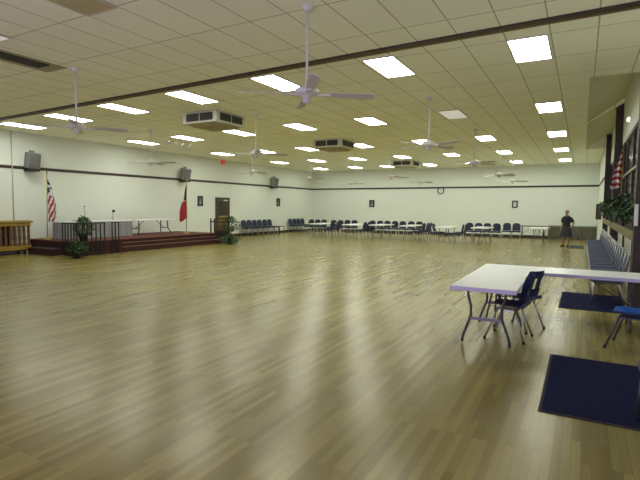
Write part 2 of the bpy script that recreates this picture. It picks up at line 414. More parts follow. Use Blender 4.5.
def picture(loc, rz, w, h, label, light=False):
    t = thing('framed_picture', label, 'picture', loc, rz, 'small framed pictures')    # hangs on a wall at +Y, front -Y
    f = MB()
    for s in (-1, 1):
        f.box((s*(w/2-.03), -.02, 0), (.06, .04, h)); f.box((0, -.02, s*(h/2-.03)), (w-.12, .04, .06))
    f.build('frame', M_black, t)
    MB().box((0, -.010, 0), (w-.11, .02, h-.11)).build('print', mat('pale_print', (.55, .57, .5), .5, nscale=5, noise=.2) if light else mat('dark_print', (.05, .05, .045), .5, nscale=9, noise=.9), t)
    MB().ball((.01, -.022, .06), .045, (1, .3, 1.25)).box((0, -.022, -.08), (.14, .008, .14)).build('portrait', M_photo if not light else M_flagwhite, t)
picture((XL, 17.83, 1.89), PI/2, .36, .50, 'dark framed portrait on left wall by the wooden door')
picture((XL, 24.76, 1.92), PI/2, .36, .50, 'dark framed portrait farthest along the left wall')
picture((-12.15, YB, 1.90), 0, .36, .46, 'dark framed portrait on back wall at left')
picture((-3.38, YB, 1.90), 0, .30, .40, 'black framed pale picture on back wall right of the clock', True)
t = thing('wall_clock', 'round black-rimmed wall clock on the back wall under the brown rail', 'clock', (-7.62, YB, 2.70))
def ycyl(mb, r0, r1, y0, y1, seg=24):
    rings = [[(r*math.cos(2*PI*q/seg), y, r*math.sin(2*PI*q/seg)) for q in range(seg)] for r, y in ((r0, y0), (r1, y1))]
    return mb.loft(rings)
mb = MB()
n = 24
mb.loft([[(r*math.cos(2*PI*q/n), y, r*math.sin(2*PI*q/n)) for q in range(n)] for r, y in ((.21, 0), (.21, -.05), (.16, -.05), (.16, -.01))], cap=False).build('rim', M_black, t)
ycyl(MB(), .165, .165, 0, -.015).build('face', M_clockface, t)
MB().box((.0, -.02, .045), (.014, .008, .10)).build('hour_hand', M_black, t)
MB().box((.05, -.022, 0), (.12, .008, .012)).build('minute_hand', M_black, t)
def text_mesh(body, size, m, parent, loc, rot, name='lettering'):
    cu = bpy.data.curves.new('lettering', 'FONT'); cu.body = body; cu.size = size; cu.align_x = 'CENTER'; cu.align_y = 'CENTER'; cu.extrude = .004
    o = bpy.data.objects.new('tmp', cu); COL.objects.link(o)
    dg = bpy.context.evaluated_depsgraph_get(); me = bpy.data.meshes.new_from_object(o.evaluated_get(dg)); bpy.data.objects.remove(o)
    me.materials.clear(); me.materials.append(m)
    q = bpy.data.objects.new(name, me); COL.objects.link(q); q.parent = parent; q.location = loc; q.rotation_euler = rot
t = thing('exit_sign', 'small red exit sign high on the left wall above the door', 'exit sign', (XL, 19.54, 3.95))
MB().box((.03, 0, 0), (.06, .30, .20), bev=.006).build('sign_box', M_exit, t)
text_mesh('EXIT', .12, M_flagwhite, t, (.062, 0, 0), (PI/2, 0, PI/2))
tag(MB().tube([(XL+.02, 8.95, 0), (XL+.02, 8.95, CEIL)], .018).build('conduit_pipe', M_conduit), 'thin pale conduit pipe running up the left wall', 'pipe')

# door on the left wall
d = bpy.data.objects.new('door_1', None); COL.objects.link(d); d.location = (XL, 19.5, 0); struct(d)
mb = MB()
for s in (-1, 1): mb.box((.03, s*.50, 1.04), (.06, .08, 2.08))
mb.box((.03, 0, 2.06), (.06, 1.08, .08)); mb.build('door_frame', mat('door_casing', (.05, .035, .02), .5), d)
MB().box((.02, 0, 1.01), (.04, .91, 2.02)).build('door_leaf', M_door, d)
MB().box((.045, 0, 1.55), (.012, .66, .72)).build('window_pane', mat('door_glass', (.03, .028, .02), .2), d)
MB().box((.08, 0, 1.08), (.06, .80, .09), bev=.01).build('push_bar', M_brass, d)
MB().box((.05, .22, 1.95), (.015, .34, .06)).build('closer', M_white, d)
MB().box((.045, 0, .80), (.012, .76, .30)).build('panel', mat('ochre_panel', (.16, .12, .03), .5), d)

# ------------------------------------------------------------------ stage on the left
YS0, YS1 = 9.42, 16.3; XS = -14.02; DH = .45
t = thing('stage', 'low carpeted stage along left wall with maroon steps', 'stage', (XL, YS0, 0))
def sbox(mb, x0, x1, y0, y1, z0, z1, bev=0.): return mb.box(((x0+x1)/2-XL, (y0+y1)/2-YS0, (z0+z1)/2), (x1-x0, y1-y0, z1-z0), bev=bev)
sbox(MB(), XL+.02, XS-.32, YS0, YS1, 0, DH-.03).build('riser', M_maroon, t)
mb = MB(); sbox(mb, XL+.02, XS-.30, YS0-.01, YS1+.01, DH-.03, DH); mb.build('deck', M_stagetop, t)
st = sbox(MB(), XS-.319, XS, 11.1, YS1, 0, .165).build('lower_step', M_maroon, t)
sbox(MB(), XS-.319, XS+.015, 11.09, YS1+.01, .165, .185).build('nosing', M_nosing, st)
mu = sbox(MB(), XS-.319, XS-.16, 11.1, YS1, .185, .30).build('upper_step', M_maroon, t)
sbox(MB(), XS-.319, XS-.15, 11.09, YS1+.01, .30, .318).build('nosing', M_nosing, mu)
sbox(MB(), XS-.319, XS, YS0, 11.085, 0, DH).build('side_platform', M_maroon, t)
sbox(MB(), XS-.33, XS-.29, 11.1, YS1+.012, DH-.028, DH+.006).build('nosing', M_nosing, t)
t = thing('step_box', 'dark low carpeted step at the left end of the stage', 'step', (-15.42, 9.205, 0))
MB().box((0, 0, .10), (1.25, .40, .20), bev=.01).build('riser', M_maroon, t)
MB().box((0, 0, .21), (1.26, .405, .02)).build('tread', mat('dark_tread', (.03, .018, .02), .9), t)

# railing at the left of the stage
t = thing('stage_railing', 'black metal railing at left front of the stage behind the plants', 'railing', (-13.97, 9.37, 0))
MB().box((-.36, 0, 1.05), (.78, .035, .035)).build('top_rail', M_black, t); MB().box((-.36, 0, .07), (.74, .03, .03)).build('bottom_rail', M_black, t)
MB().box((0, .52, 1.05), (.035, 1.02, .035)).build('top_rail', M_black, t); MB().box((0, .52, .07), (.03, 1.0, .03)).build('bottom_rail', M_black, t)
MB().box((0, 1.42, 1.05), (.035, .30, .035)).build('top_rail', M_black, t)
for x, y in [(-.74+.148*k, 0) for k in range(6)]+[(0, .20+.16*k) for k in range(6)]+[(0, 1.29), (0, 1.42), (0, 1.55)]:
    MB().box((x, y, .525), (.030, .030, 1.05)).build('baluster', M_black, t)
t = thing('stage_railing', 'dark wooden railing at right end of stage before the door', 'railing', (-14.6, 16.45, 0))
for x in (-.17, .05, .88):
    MB().box((x, 0, .50), (.05, .05, 1.0)).lathe([(.02, 1.0), (.04, 1.03), (.035, 1.07), (.005, 1.09)], (x, 0, 0), 10).build('post', M_post, t)
MB().box((.355, 0, .94), (1.0, .045, .05)).build('top_rail', M_post, t)
MB().box((.46, 0, .33), (.78, .02, .42)).build('panel', M_post, t)

# balustrade counter at the left edge
t = thing('balustrade_counter', 'golden oak counter with turned balusters on casters at left edge', 'counter', (-16.36, 7.93, 0))
MB().box((0, .01, 1.07), (.58, 2.56, .07), bev=.012).build('top', M_gold, t)
MB().box((.0, 0, .975), (.54, 2.46, .075), bev=.01).build('top_rail', M_gold, t)
MB().box((.0, 0, 1.023), (.50, 2.42, .024)).build('groove', M_oakdark, t)
MB().box((.0, 0, .215), (.54, 2.46, .15), bev=.015).build('base', M_gold, t)
MB().box((.0, 0, .12), (.50, 2.40, .05)).build('plinth', mat('dark_plinth', (.035, .025, .012), .6), t)
for k in range(17):
    y = 1.17-k*.145
    MB().lathe([(.05, .29), (.05, .36), (.034, .40), (.046, .52), (.036, .68), (.046, .80), (.032, .86), (.05, .89), (.05, .94)], (.22, y, 0), 10).build('baluster', M_oakdark, t)
MB().box((.10, -.30, .615), (.03, 1.90, .64)).build('inner_panel', M_boothin, t)
for y in (-1.05, 0, 1.05):
    for x in (-.2, .2):
        MB().tube([(x, y-.02, .05), (x, y+.02, .05)], .05, seg=12).box((x, y, .085), (.03, .03, .04)).build('caster', M_black, t)

# flags ---------------------------------------------------------------
def flag_cloth(L_, w_top, w_bot, folds, seed):
    """hanging cloth beside its pole: u across, v down"""
    def fn(u, v):
        w = w_top+(w_bot-w_top)*min(1, v*1.6)
        x = u*w; y = .055*math.sin(u*folds*2*PI+v*2+seed)*(.3+v*.7); z = -v*L_*(1-.10*u)-.28*u*(1-v)-.05*math.sin(u*PI)
        return Vector((x, y, z))
    return fn
def floor_flag(loc, rz, label, kind):
    t = thing('flag_on_pole', label, 'flag', loc, rz)
    MB().lathe([(.14, 0), (.14, .02), (.05, .05), (.02, .09)], seg=16).build('stand', M_brass, t)
    MB().tube([(0, 0, .03), (.04, 0, 2.24)], .014).build('pole', M_brass, t)
    MB().lathe([(.005, 2.33), (.028, 2.29), (.02, 2.25), (.012, 2.22)], (.04, 0, 0), 10).build('finial', M_brass, t)
    if kind == 'stripes':
        fn = flag_cloth(1.58, .11, .27, 1.5, 0)
        def mf(u, v):
            d = v+u*.25
            if v < .33: return 2 if (u < .5 or v < .15) and int(v*17+u*3) % 3 else 1
            return int((d-.1)*9.5+u*1.5) % 2
        c = MB().grid(lambda u, v: fn(u, v)+Vector((.035, 0, 2.16)), 14, 44, mf).build('cloth', [M_red, M_flagwhite, M_flagblue], t)
    else:
        def fn(u, v):                                           # u from the pole outward
            w = .10+.22*min(1, v*1.5)
            return Vector((.035-u*w, .045*math.sin(u*8+v*2)*(.3+v*.7), 2.16-1.66*v-.30*u*(1-v)-.10*u*v*2*(1-u)+.20*(1-u)*v*v))
        def mf(u, v): return (2 if u < .55 else 1) if v < .40 else (0 if v > .46-.1*u or u < .3 else 1)
        MB().grid(fn, 14, 40, mf).build('cloth', [M_red, M_flagwhite, M_flagblue], t)
floor_flag((-15.95, 9.62, DH+.002), .75, 'red and white striped flag on brass floor pole at left end of stage', 'stripes')
floor_flag((-14.95, 15.1, DH+.002), .5, 'red, white and navy flag on brass pole at right end of stage', 'tri')
t = thing('flag_on_pole', 'striped red and white flag hanging by the dark window on the right', 'flag', (XR+.09, 13.65, SILL1))
MB().tube([(0, 0, 0), (.0, 0, 1.95)], .012).build('pole', M_brass, t)
def rf(u, v):                                                  # a narrow furled drop beside its pole
    w = .03+.16*min(1, v*1.6)
    return Vector((.0-u*w-.03*v, .045*math.sin(u*9+v*3), 1.90-v*1.10+.10*(1-u)*v-.16*u*(1-v)))
MB().grid(rf, 12, 70, lambda u, v: int((v+u*.10+.03*math.sin(u*3))*13) % 2).build('cloth', [M_red, M_flagwhite], t)

# stage tables --------------------------------------------------------
def stage_table(y0, y1, x, skirt, label):
    L_ = y1-y0; t = thing('folding_table', label, 'table', (x, (y0+y1)/2, DH), 0, 'tables on the stage'); h = .60
    MB().box((0, 0, h), (.76, L_, .035), bev=.008).build('tabletop', M_topwhite, t)
    for s in (-1, 1):
        for q in (-1, 1):
            y = s*(L_/2-.30)
            MB().tube([(q*.20, y, h-.02), (q*.22, y, h*.45), (q*.32, y+s*.12, .017)], .022).build('leg', M_black, t)
        MB().box((0, s*(L_/2-.30), h*.42), (.44, .025, .03)).build('crossbar', M_black, t)
        MB().tube([(0, s*(L_/2-.30), h*.42), (0, s*(L_/2-.75), h-.02)], .012).build('brace', M_black, t)
    if skirt:  # grey sheet added where the wall below the table is only shaded
        def sk(u, v): return Vector((.36+.012*math.sin(u*70), -L_/2+u*L_, h-.02-v*(h-.03)))
        kb = MB(); kb.grid(sk, 90, 3); kb.grid(lambda u, v: Vector((-.36+.72*u, -L_/2+.01+.010*math.sin(u*30), h-.02-v*(h-.03))), 30, 3); kb.build('skirt', M_shadesheet, t)
stage_table(9.9, 12.65, -15.75, True, 'white table over a grey sheet standing for shade, on the stage behind the railing')
stage_table(12.8, 14.9, -15.75, False, 'bare white folding table on the stage with open dark legs')
t = thing('pitcher', 'white pitcher with dark top standing on the left stage table', 'pitcher', (-15.75, 12.1, DH+.6175))
MB().lathe([(.05, 0), (.075, .05), (.07, .16), (.045, .24), (.05, .30)], seg=14).build('body', M_white, t)
MB().lathe([(.05, .30), (.062, .33), (.05, .38), (.02, .41)], seg=12).build('dark_lid', M_black, t)
MB().tube([(0, .06, .22), (0, .13, .20), (0, .12, .10), (0, .07, .06)], .010).build('handle', M_white, t)

# plants --------------------------------------------------------------
def plant(loc, label, r, z0, z1, n, pot=True, m=M_leaf, seed=0, trunk=True, lsz=.14):
    g = random.Random(seed); t = thing('potted_plant', label, 'plant', loc)
    if pot: MB().lathe([(.11, 0), (.15, .22), (.165, .25), (.14, .25), (.135, .21)], seg=16).build('pot', M_pot, t)
    zb = .2 if pot else 0
    st = MB()
    for k in range(5):
        a = g.uniform(0, 2*PI); q = r*.6*g.random()
        st.tube([(.02*math.cos(a), .02*math.sin(a), zb), (q*.5*math.cos(a), q*.5*math.sin(a), (zb+z1)/2), (q*math.cos(a), q*math.sin(a), z1-.1)], .010, 5)
    st.build('stem', M_stem, t)
    lf = MB()
    for k in range(n):
        a = g.uniform(0, 2*PI); v = g.random(); ph = math.sin(PI*min(1, .12+v*.88))
        q = r*ph*math.sqrt(g.random()); z = z0+(z1-z0)*v
        d = Vector((math.cos(a+g.uniform(-.8, .8)), math.sin(a+g.uniform(-.8, .8)), g.uniform(-.7, .5)))
        lf.leaf((q*math.cos(a), q*math.sin(a), z), d, (g.uniform(-.3, .3), g.uniform(-.3, .3), 1), lsz*g.uniform(.7, 1.2), lsz*.26)
    lf.build('foliage', m, t, fix=False)
    return t
p = plant((-14.42, 9.90, DH+.002), 'tall leafy potted plant on the stage behind the black railing', .30, .20, .80, 300, seed=3)
MB().tube([(0, 0, .6), (.05, .05, .95), (.03, .02, 1.15)], .006, 5).leaf((.03, .02, 1.1), (1, 0, .6), (0, 0, 1), .15, .03).build('bare_twig', M_stem, p)
plant((-13.60, 9.12, 0), 'low bushy green plant on floor before the left stage railing', .27, .14, .52, 240, seed=4)
plant((-14.12, 17.05, 0), 'tall leafy plant standing before the wooden door', .40, .52, 1.18, 320, seed=5)
plant((-13.40, 16.10, 0), 'low bushy dark plant on floor at right end of the stage', .44, .08, .40, 320, seed=6)
def ivy(y, hl, n, label, seed):
    t = thing('ivy_planter', label, 'plant', (XR+.09, y, SILL1), 0, 'ivy planters on the window sill'); g = random.Random(seed)
    MB().box((.0, 0, .07), (.16, hl*1.5, .14), bev=.01).build('planter', M_pot, t)
    lf = MB()
    for k in range(n):
        a = g.uniform(-1, 1); q = g.random()
        x = .06-.34*q*(1-.4*abs(a)); z = .20+.42*g.random()*(1-.45*a*a)+(.06*math.sin(a*9+seed))
        lf.leaf((x, a*hl*.9, z), (g.uniform(-1, .3), g.uniform(-1, 1), g.uniform(-1, .5)), (-.6, 0, 1), .12*g.uniform(.7, 1.3), .040)
    lf.build('foliage', M_ivy, t, fix=False)
ivy(10.2, 1.05, 230, 'dark green ivy on the window sill beside the near post', 11)
ivy(12.5, 1.05, 230, 'dark green ivy on the window sill under the striped flag', 12)
ivy(14.7, .95, 230, 'dark green ivy on the window sill before the middle dark post', 13)
ivy(17.2, 1.05, 230, 'dark green ivy on the window sill beyond the middle dark post', 14)
ivy(19.8, 1.1, 230, 'dark green ivy at the far end of the window sill', 15)
t = thing('wall_box', 'dark brown box hanging on the right wall below the ivy', 'box', (XR, 23.9, 1.20))
MB().box((-.10, 0, .34), (.20, .34, .68), bev=.01).build('case', M_brown, t)
MB().box((-.205, 0, .34), (.01, .26, .58)).build('front_panel', M_post, t)
tag(MB().box((XR+.02, 8.885, 1.55), (.05, .024, .34), bev=.005).build('notice_card', M_white), 'white upright card fixed to the near dark post', 'card')
t = thing('wall_lamp', 'small glowing oval lamp high on right wall above the dark window', 'lamp', (XW, 13.2, 3.72))
MB().box((-.015, 0, 0), (.03, .14, .12)).build('back_plate', M_white, t)
MB().ball((-.05, 0, 0), .075, (.6, 1.2, .8)).build('lamp_globe', mat('small_globe', (.9, .9, .85), .5, emit=(1, 1, .9, 1.2)), t)

# ------------------------------------------------------------------ stacking chairs with fabric seats
def fabric_chair(label, m=M_navy, leg_m=M_dtube, name='stacking_chair', rim=False):
    t = thing(name, label, 'chair')                            # faces -Y, origin on the floor
    MB().box((0, -.02, .445), (.44, .43, .065), bev=.022).build('seat', m, t)
    b = MB(); out = []
    n = 9
    for k in range(n+1):
        a = PI*k/n; out.append((.21*math.cos(a)*(1 if k not in (0,) else 1), .17*math.sin(a)))
    prof = [(.175, 0)]+[(.20*math.copysign(abs(math.cos(PI*k/12))**.7, math.cos(PI*k/12)), .20+.20*math.sin(PI*k/12)**.9) for k in range(13)]+[(-.175, 0)]
    tilt = Matrix.Rotation(R(-11), 4, 'X')
    P_ = [tilt @ Vector((x, 0, z)) + Vector((0, .185, .49)) for x, z in prof]
    b.prism(P_, tilt @ Vector((0, .045, 0))); b.build('backrest', m, t)
    if rim: MB().tube([tilt @ Vector((x*1.03, .022, z+.004)) + Vector((0, .185, .52)) for x, z in prof], .012, 6).build('back_frame', leg_m, t)
    for s in (-1, 1):
        MB().tube([(s*.20, -.20, .41), (s*.215, -.225, .012)], .012, 6).build('leg', leg_m, t)
        MB().tube([(s*.20, .16, .41), (s*.215, .26, .012)], .012, 6).build('leg', leg_m, t)
    f = MB()
    for s in (-1, 1): f.tube([(s*.205, -.21, .405), (s*.205, .19, .405), (s*.20, .225, .60)], .011, 6)
    f.tube([(-.205, .19, .405), (.205, .19, .405)], .011, 6)
    f.build('seat_frame', M_dtube, t)
    return t
chA = Maker(lambda l: fabric_chair(l, M_navy, M_chrome))
chB = Maker(lambda l: fabric_chair(l, M_navy2, M_chrome, rim=True))
N_ROW = 19
for k in range(N_ROW):
    chB.put((.42, 9.40+k*.63, 0), -PI/2, 'slate blue chair, %s in the row along right wall' % ('nearest' if k == 0 else ORD[k]+' from the near end'), 'row of chairs along the right wall')
for k, y in enumerate((21.1, 21.6, 22.1, 22.6, 23.12, 23.6)):
    chA.put((XL+.42, y, 0), PI/2, 'navy chair by left wall, %s from the left in the row of six' % ORDL[k], 'six chairs against the left wall')
for k, y in enumerate((25.95, 26.45, 26.95, 27.46)):
    chA.put((XL+.42, y, 0), PI/2, 'navy chair near back corner, %s from the left in the row of four' % ORDL[k], 'four chairs near the back corner')
t = thing('side_table', 'small low dark table beside the row of six chairs on left wall', 'table', (XL+.40, 24.3, 0))
MB().box((0, 0, .44), (.45, .55, .03), bev=.006).build('tabletop', M_brown, t)
for sx in (-1, 1):
    for sy in (-1, 1): MB().box((sx*.19, sy*.24, .213), (.03, .03, .426)).build('leg', M_black, t)

def folding_table(label, w, L_, top_m, edge_m, leg_m, group=None, cross=M_gtube, inset=.33, h=.74, thick=.035, flare=True):
    t = thing('folding_table', label, 'table', group=group)     # long along Y
    top = MB(); top.box((0, 0, h-thick/2), (w, L_, thick), bev=.006)
    for f in top.bm.faces: f.material_index = 0 if f.normal.z > .5 else 1
    top.build('tabletop', [top_m, edge_m], t)
    for s in (-1, 1):
        y = s*(L_/2-inset); a = w*.27; b = w*.37
        for q in (-1, 1):
            MB().tube([(q*(a+.02), y, h-thick), (q*(a+.015), y, h-.16), (q*(a-.02), y, .46), (q*(a-.02), y, .34), (q*a, y, .28), (q*(b-.01), y, .10), (q*b, y, .05), (q*b, y, .012)], .016, 8).build('leg', leg_m, t)
        MB().box((0, y, .31), (2*a-.03, .02, .035)).build('crossbar', cross, t)
        MB().tube([(0, y, .32), (0, y-s*.55, h-thick)], .011, 6).build('brace', leg_m, t)
    return t
bt = Maker(lambda l: folding_table(l, .76, 1.83, M_topwhite, M_topwhite, M_gtube, thick=.05))
TBL = [(-12.73, 22.45, 2, 'leftmost white folding table at the back'), (-10.73, 22.45, 3, 'second white folding table from the left at the back'),
       (-9.42, 23.0, 0, 'third white folding table from the left at the back'), (-7.76, 23.1, 3, 'fourth white folding table from the left at the back'),
       (-5.75, 22.35, 2, 'fifth white folding table from the left, below the clock'), (-4.19, 22.9, 0, 'sixth white folding table, nearest the pair of chairs by the back wall')]
TN = ['leftmost', 'second', 'third', 'fourth', 'fifth', 'sixth']
POS3 = ['nearest', 'middle', 'farthest']; POS2 = ['nearer', 'farther']
for k, (x, y, nr, l) in enumerate(TBL):
    yc = y+.92
    bt.put((x, yc, 0), 0, l, 'white folding tables at the back')
    for i in range(nr):
        yy = yc+(i-(nr-1)/2)*(.57 if nr == 3 else .70)
        chA.put((x+.56+rng.uniform(-.02, .03), yy, 0), -PI/2+rng.uniform(-.06, .06),
                'navy chair at right side of %s back table, %s of %s' % (TN[k], (POS3 if nr == 3 else POS2)[i], 'three' if nr == 3 else 'two'), 'chairs beside the back tables')
for i, (x, yy) in enumerate(((-6.24, 22.8), (-6.20, 23.4))):
    chA.put((x, yy, 0), PI/2, 'navy chair at left side of the table below the clock, %s of two' % POS2[i], 'chairs beside the back tables')
for grp, y, xs in (('behind leftmost back table', 25.3, (-14.76, -14.30, -13.84)), ('between first two back tables', 25.0, (-13.02, -12.56)), ('behind second back table', 25.7, (-12.45, -11.98)),
                   ('behind third back table', 25.7, (-10.80, -10.33, -9.87, -9.41, -8.95)), ('behind fourth back table', 25.8, (-8.47, -8.00)), ('behind sixth back table', 25.6, (-5.22, -4.76, -4.30, -3.84))):
    for i, x in enumerate(xs):
        chA.put((x, y+rng.uniform(-.03, .03), 0), rng.uniform(-.03, .03), 'navy chair facing forward %s, %s from the left' % (grp, ORDL[i]), 'forward-facing chairs at the back')
for k, (x, l) in enumerate(((-3.50, 'left navy chair of the pair facing forward by the back wall'), (-3.03, 'right navy chair of the pair facing forward by the back wall'))):
    chA.put((x, 26.85, 0), .03, l, 'pair of chairs by the back wall')
bt.put((-1.78, 25.1, 0), 0, 'white folding table beside the person at the back right', 'white folding tables at the back')
o = folding_table('dark-topped folding table behind the white one near the person', .7, 1.7, M_taupe, M_taupe, M_gtube); o.location = (-2.28, 27.6, 0); o.rotation_euler = (0, 0, PI/2)
# tables standing on edge against the back wall
for k, (x0, L_, y, l) in enumerate(((-1.62, 1.44, YB-.10, 'folded table on its edge against back wall behind the person'), (-.14, .84, YB-.10, 'folded table on its edge in the back right corner'))):
    t = thing('folded_table', l, 'table', (x0+L_/2, y, 0), 0, 'folded tables against the back wall')
    MB().box((0, 0, .37), (L_, .03, .66)).build('tabletop', M_taupe, t)
    f = MB()
    for s in (-1, 1): f.box((s*(L_/2-.012), 0, .37), (.024, .05, .74))
    f.box((0, 0, .725), (L_-.05, .05, .03)); f.box((0, 0, .02), (L_-.05, .05, .04)); f.build('edge_frame', mat('grey_edge', (.10, .10, .075), .5), t)
    for s in (-1, 1):
        MB().tube([(s*.12, -.03, .12), (s*(L_/2-.15), -.03, .12), (s*(L_/2-.15), -.03, .60), (s*.12, -.03, .60)], .013, 6).build('leg', M_dtube, t)

# ------------------------------------------------------------------ near right: L of two tables, plastic chairs, mats
o = folding_table('near pale folding table pointing toward the camera, short end in front', .73, 1.80, M_top, M_topedge, M_gtube, 'two folding tables in an L', M_purple, .34, .74, .05); o.location = (-.955, 6.40, 0)
o = folding_table('pale folding table across the end of the near one toward right wall', .74, 2.2, M_top, M_topedge, M_gtube, 'two folding tables in an L', M_purple, .25, .738, .048); o.location = (-.235, 7.68, 0); o.rotation_euler = (0, 0, PI/2)
def shell_chair(label, m, leg=M_chrome):
    t = thing('plastic_chair', label, 'chair')                   # faces -Y
    def seat(u, v):
        x = (u-.5)*.42; y = -.22+v*.42
        z = .43+.035*(2*(u-.5))**2-.02*math.sin(v*PI)-.03*max(0, .25-v)*4*(1-v)
        r = .06
        return Vector((x*(1-.10*(1-v)), y, z))
    def solid(fn, nu, nv, th):
        mb = MB(); mb.grid(fn, nu, nv); 
        r = bmesh.ops.solidify(mb.bm, geom=mb.bm.faces[:], thickness=th)
        for f in mb.bm.faces: f.smooth = True
        return mb
    solid(seat, 10, 8, .012).build('seat', m, t)
    def pt(u, z): return Vector(((u-.5)*.42*(1-.25*max(0, (z-.72)/.12)**2 if z > .72 else 1), .195+.10*(z-.42)/.40-.07*abs(2*(u-.5))**2.2, z))
    b = MB()
    cells = [(u0, u1, z0, z1) for (u0, u1) in ((0, .18), (.18, .36), (.36, .64), (.64, .82), (.82, 1)) for (z0, z1) in ((.44, .52), (.52, .58), (.58, .72), (.72, .78), (.78, .82))]
    key = {}
    def vv(u, z):
        k = (round(u, 3), round(z, 3))
        if k not in key: key[k] = b.bm.verts.new(pt(u, z))
        return key[k]
    for u0, u1, z0, z1 in cells:
        if z0 == .58 and u0 in (.18, .64): continue               # the two hand slots
        b.bm.faces.new((vv(u0, z0), vv(u1, z0), vv(u1, z1), vv(u0, z1)))
    bmesh.ops.solidify(b.bm, geom=b.bm.faces[:], thickness=.012)
    b.build('backrest', m, t)
    MB().box((0, .195, .445), (.40, .025, .05), bev=.01).build('shell_bend', m, t)
    for sx in (-1, 1):
        for y0, y1 in ((-.10, -.23), (.10, .23)):
            MB().tube([(sx*.15, y0, .402), (sx*.225, y1, .015)], .0125, 8).build('leg', leg, t)
            MB().lathe([(.018, 0), (.018, .03), (.012, .034)], (sx*.227, y1*1.01, 0), 8).build('leg_cap', M_black, t)
    MB().box((0, 0, .372), (.30, .24, .015)).build('underframe', leg, t)
    return t
o = shell_chair('navy plastic chair tucked under the near table, closer to the camera', M_shellnavy); o.location = (-.76, 6.36, 0); o.rotation_euler = (0, 0, -PI/2-.12); o['group'] = 'navy plastic chairs at the near table'
o = shell_chair('navy plastic chair tucked under the near table at the inner corner', M_shellnavy); o.location = (-.70, 6.94, 0); o.rotation_euler = (0, 0, -PI/2-.42); o['group'] = 'navy plastic chairs at the near table'
o = shell_chair('bright blue plastic chair cut by the right edge of the photo', M_shellblue, M_gtube); o.location = (.575, 6.62, 0); o.rotation_euler = (0, 0, -PI/2-.25)
o = fabric_chair('grey-legged chair at the lower right corner, mostly out of frame', M_navy2, M_dtube, 'stacking_chair'); o.location = (.655, 4.10, 0); o.rotation_euler = (0, 0, -PI/2)
def floor_mat(x0, x1, y0, y1, label, m=M_mat):
    t = thing('floor_mat', label, 'mat', ((x0+x1)/2, (y0+y1)/2, 0)); w, l = x1-x0, y1-y0
    MB().box((0, 0, .006), (w-.05, l-.05, .012)).build('carpet', m, t)
    f = MB()
    for s in (-1, 1):
        f.box((s*(w/2-.0125), 0, .004), (.025, l, .008)); f.box((0, s*(l/2-.0125), .004), (w-.05, .025, .008))
    f.build('border', M_matedge, t)
floor_mat(-.25, .85, 4.12, 5.83, 'navy carpet mat in front, nearest the camera')
floor_mat(-.29, .68, 8.72, 10.45, 'navy carpet mat beyond the tables beside the row of chairs')
floor_mat(-.42, .10, 22.4, 24.3, 'small dark teal mat by the feet of the standing person', M_teal)

# ------------------------------------------------------------------ the person at the back
def skin_body(joints, edges, root, name):
    me = bpy.data.meshes.new(name); names = list(joints)
    me.from_pydata([joints[n][0] for n in names], [(names.index(a), names.index(b)) for a, b in edges], [])
    o = bpy.data.objects.new(name, me); COL.objects.link(o)
    md = o.modifiers.new('skin', 'SKIN'); md.use_smooth_shade = True
    for i, n in enumerate(names):
        r = joints[n][1]; sv = me.skin_vertices[0].data[i]
        sv.radius = r if isinstance(r, tuple) else (r, r); sv.use_root = (n == root)
    s2 = o.modifiers.new('sub', 'SUBSURF'); s2.levels = 2; s2.render_levels = 2
    dg = bpy.context.evaluated_depsgraph_get(); nm = bpy.data.meshes.new_from_object(o.evaluated_get(dg))
    bpy.data.objects.remove(o); return nm
J = {'pelvis': ((0, 0, .84), (.135, .10)), 'waist': ((0, 0, .98), (.115, .085)), 'chest': ((0, .005, 1.14), (.135, .095)), 'shoul': ((0, .01, 1.27), (.10, .075)),
     'neck': ((0, .012, 1.34), .050), 'neck2': ((0, .012, 1.385), .045), 'jaw': ((0, -.028, 1.435), (.060, .070)), 'head': ((0, -.008, 1.50), (.074, .088)), 'crown': ((0, 0, 1.56), (.058, .070)),
     'hipL': ((.085, 0, .80), .090), 'kneeL': ((.095, -.01, .45), .056), 'calfL': ((.095, .015, .32), .053), 'ankL': ((.095, .02, .075), .034), 'heelL': ((.095, .015, .042), .033), 'toeL': ((.115, -.13, .03), (.034, .022)),
     'hipR': ((-.085, 0, .80), .090), 'kneeR': ((-.09, -.04, .45), .056), 'calfR': ((-.09, -.015, .32), .053), 'ankR': ((-.09, -.02, .075), .034), 'heelR': ((-.09, -.025, .042), .033), 'toeR': ((-.12, -.17, .03), (.034, .022)),
     'shL': ((.15, .01, 1.24), .052), 'elL': ((.30, .06, 1.02), .042), 'wrL': ((.20, -.03, .86), .029), 'paL': ((.165, -.055, .84), (.034, .02)),
     'shR': ((-.15, .01, 1.24), .052), 'elR': ((-.205, .03, .98), .042), 'wrR': ((-.215, -.02, .75), .029), 'paR': ((-.215, -.03, .69), (.022, .034))}
E_ = [('pelvis', 'waist'), ('waist', 'chest'), ('chest', 'shoul'), ('shoul', 'neck'), ('neck', 'neck2'), ('neck2', 'jaw'), ('jaw', 'head'), ('head', 'crown')]
for s in 'LR':
    E_ += [('pelvis', 'hip'+s), ('hip'+s, 'knee'+s), ('knee'+s, 'calf'+s), ('calf'+s, 'ank'+s), ('ank'+s, 'heel'+s), ('heel'+s, 'toe'+s), ('shoul', 'sh'+s), ('sh'+s, 'el'+s), ('el'+s, 'wr'+s), ('wr'+s, 'pa'+s)]
person = thing('person', 'standing person in dark top and knee-length skirt, one hand on hip, by the back tables', 'person', (-.58, 23.25, 0), R(-28))
bm_me = skin_body(J, E_, 'pelvis', 'body')
bb = MB(); bb.bm.from_mesh(bm_me)
for f in bb.bm.faces: f.material_index = 0; f.smooth = True
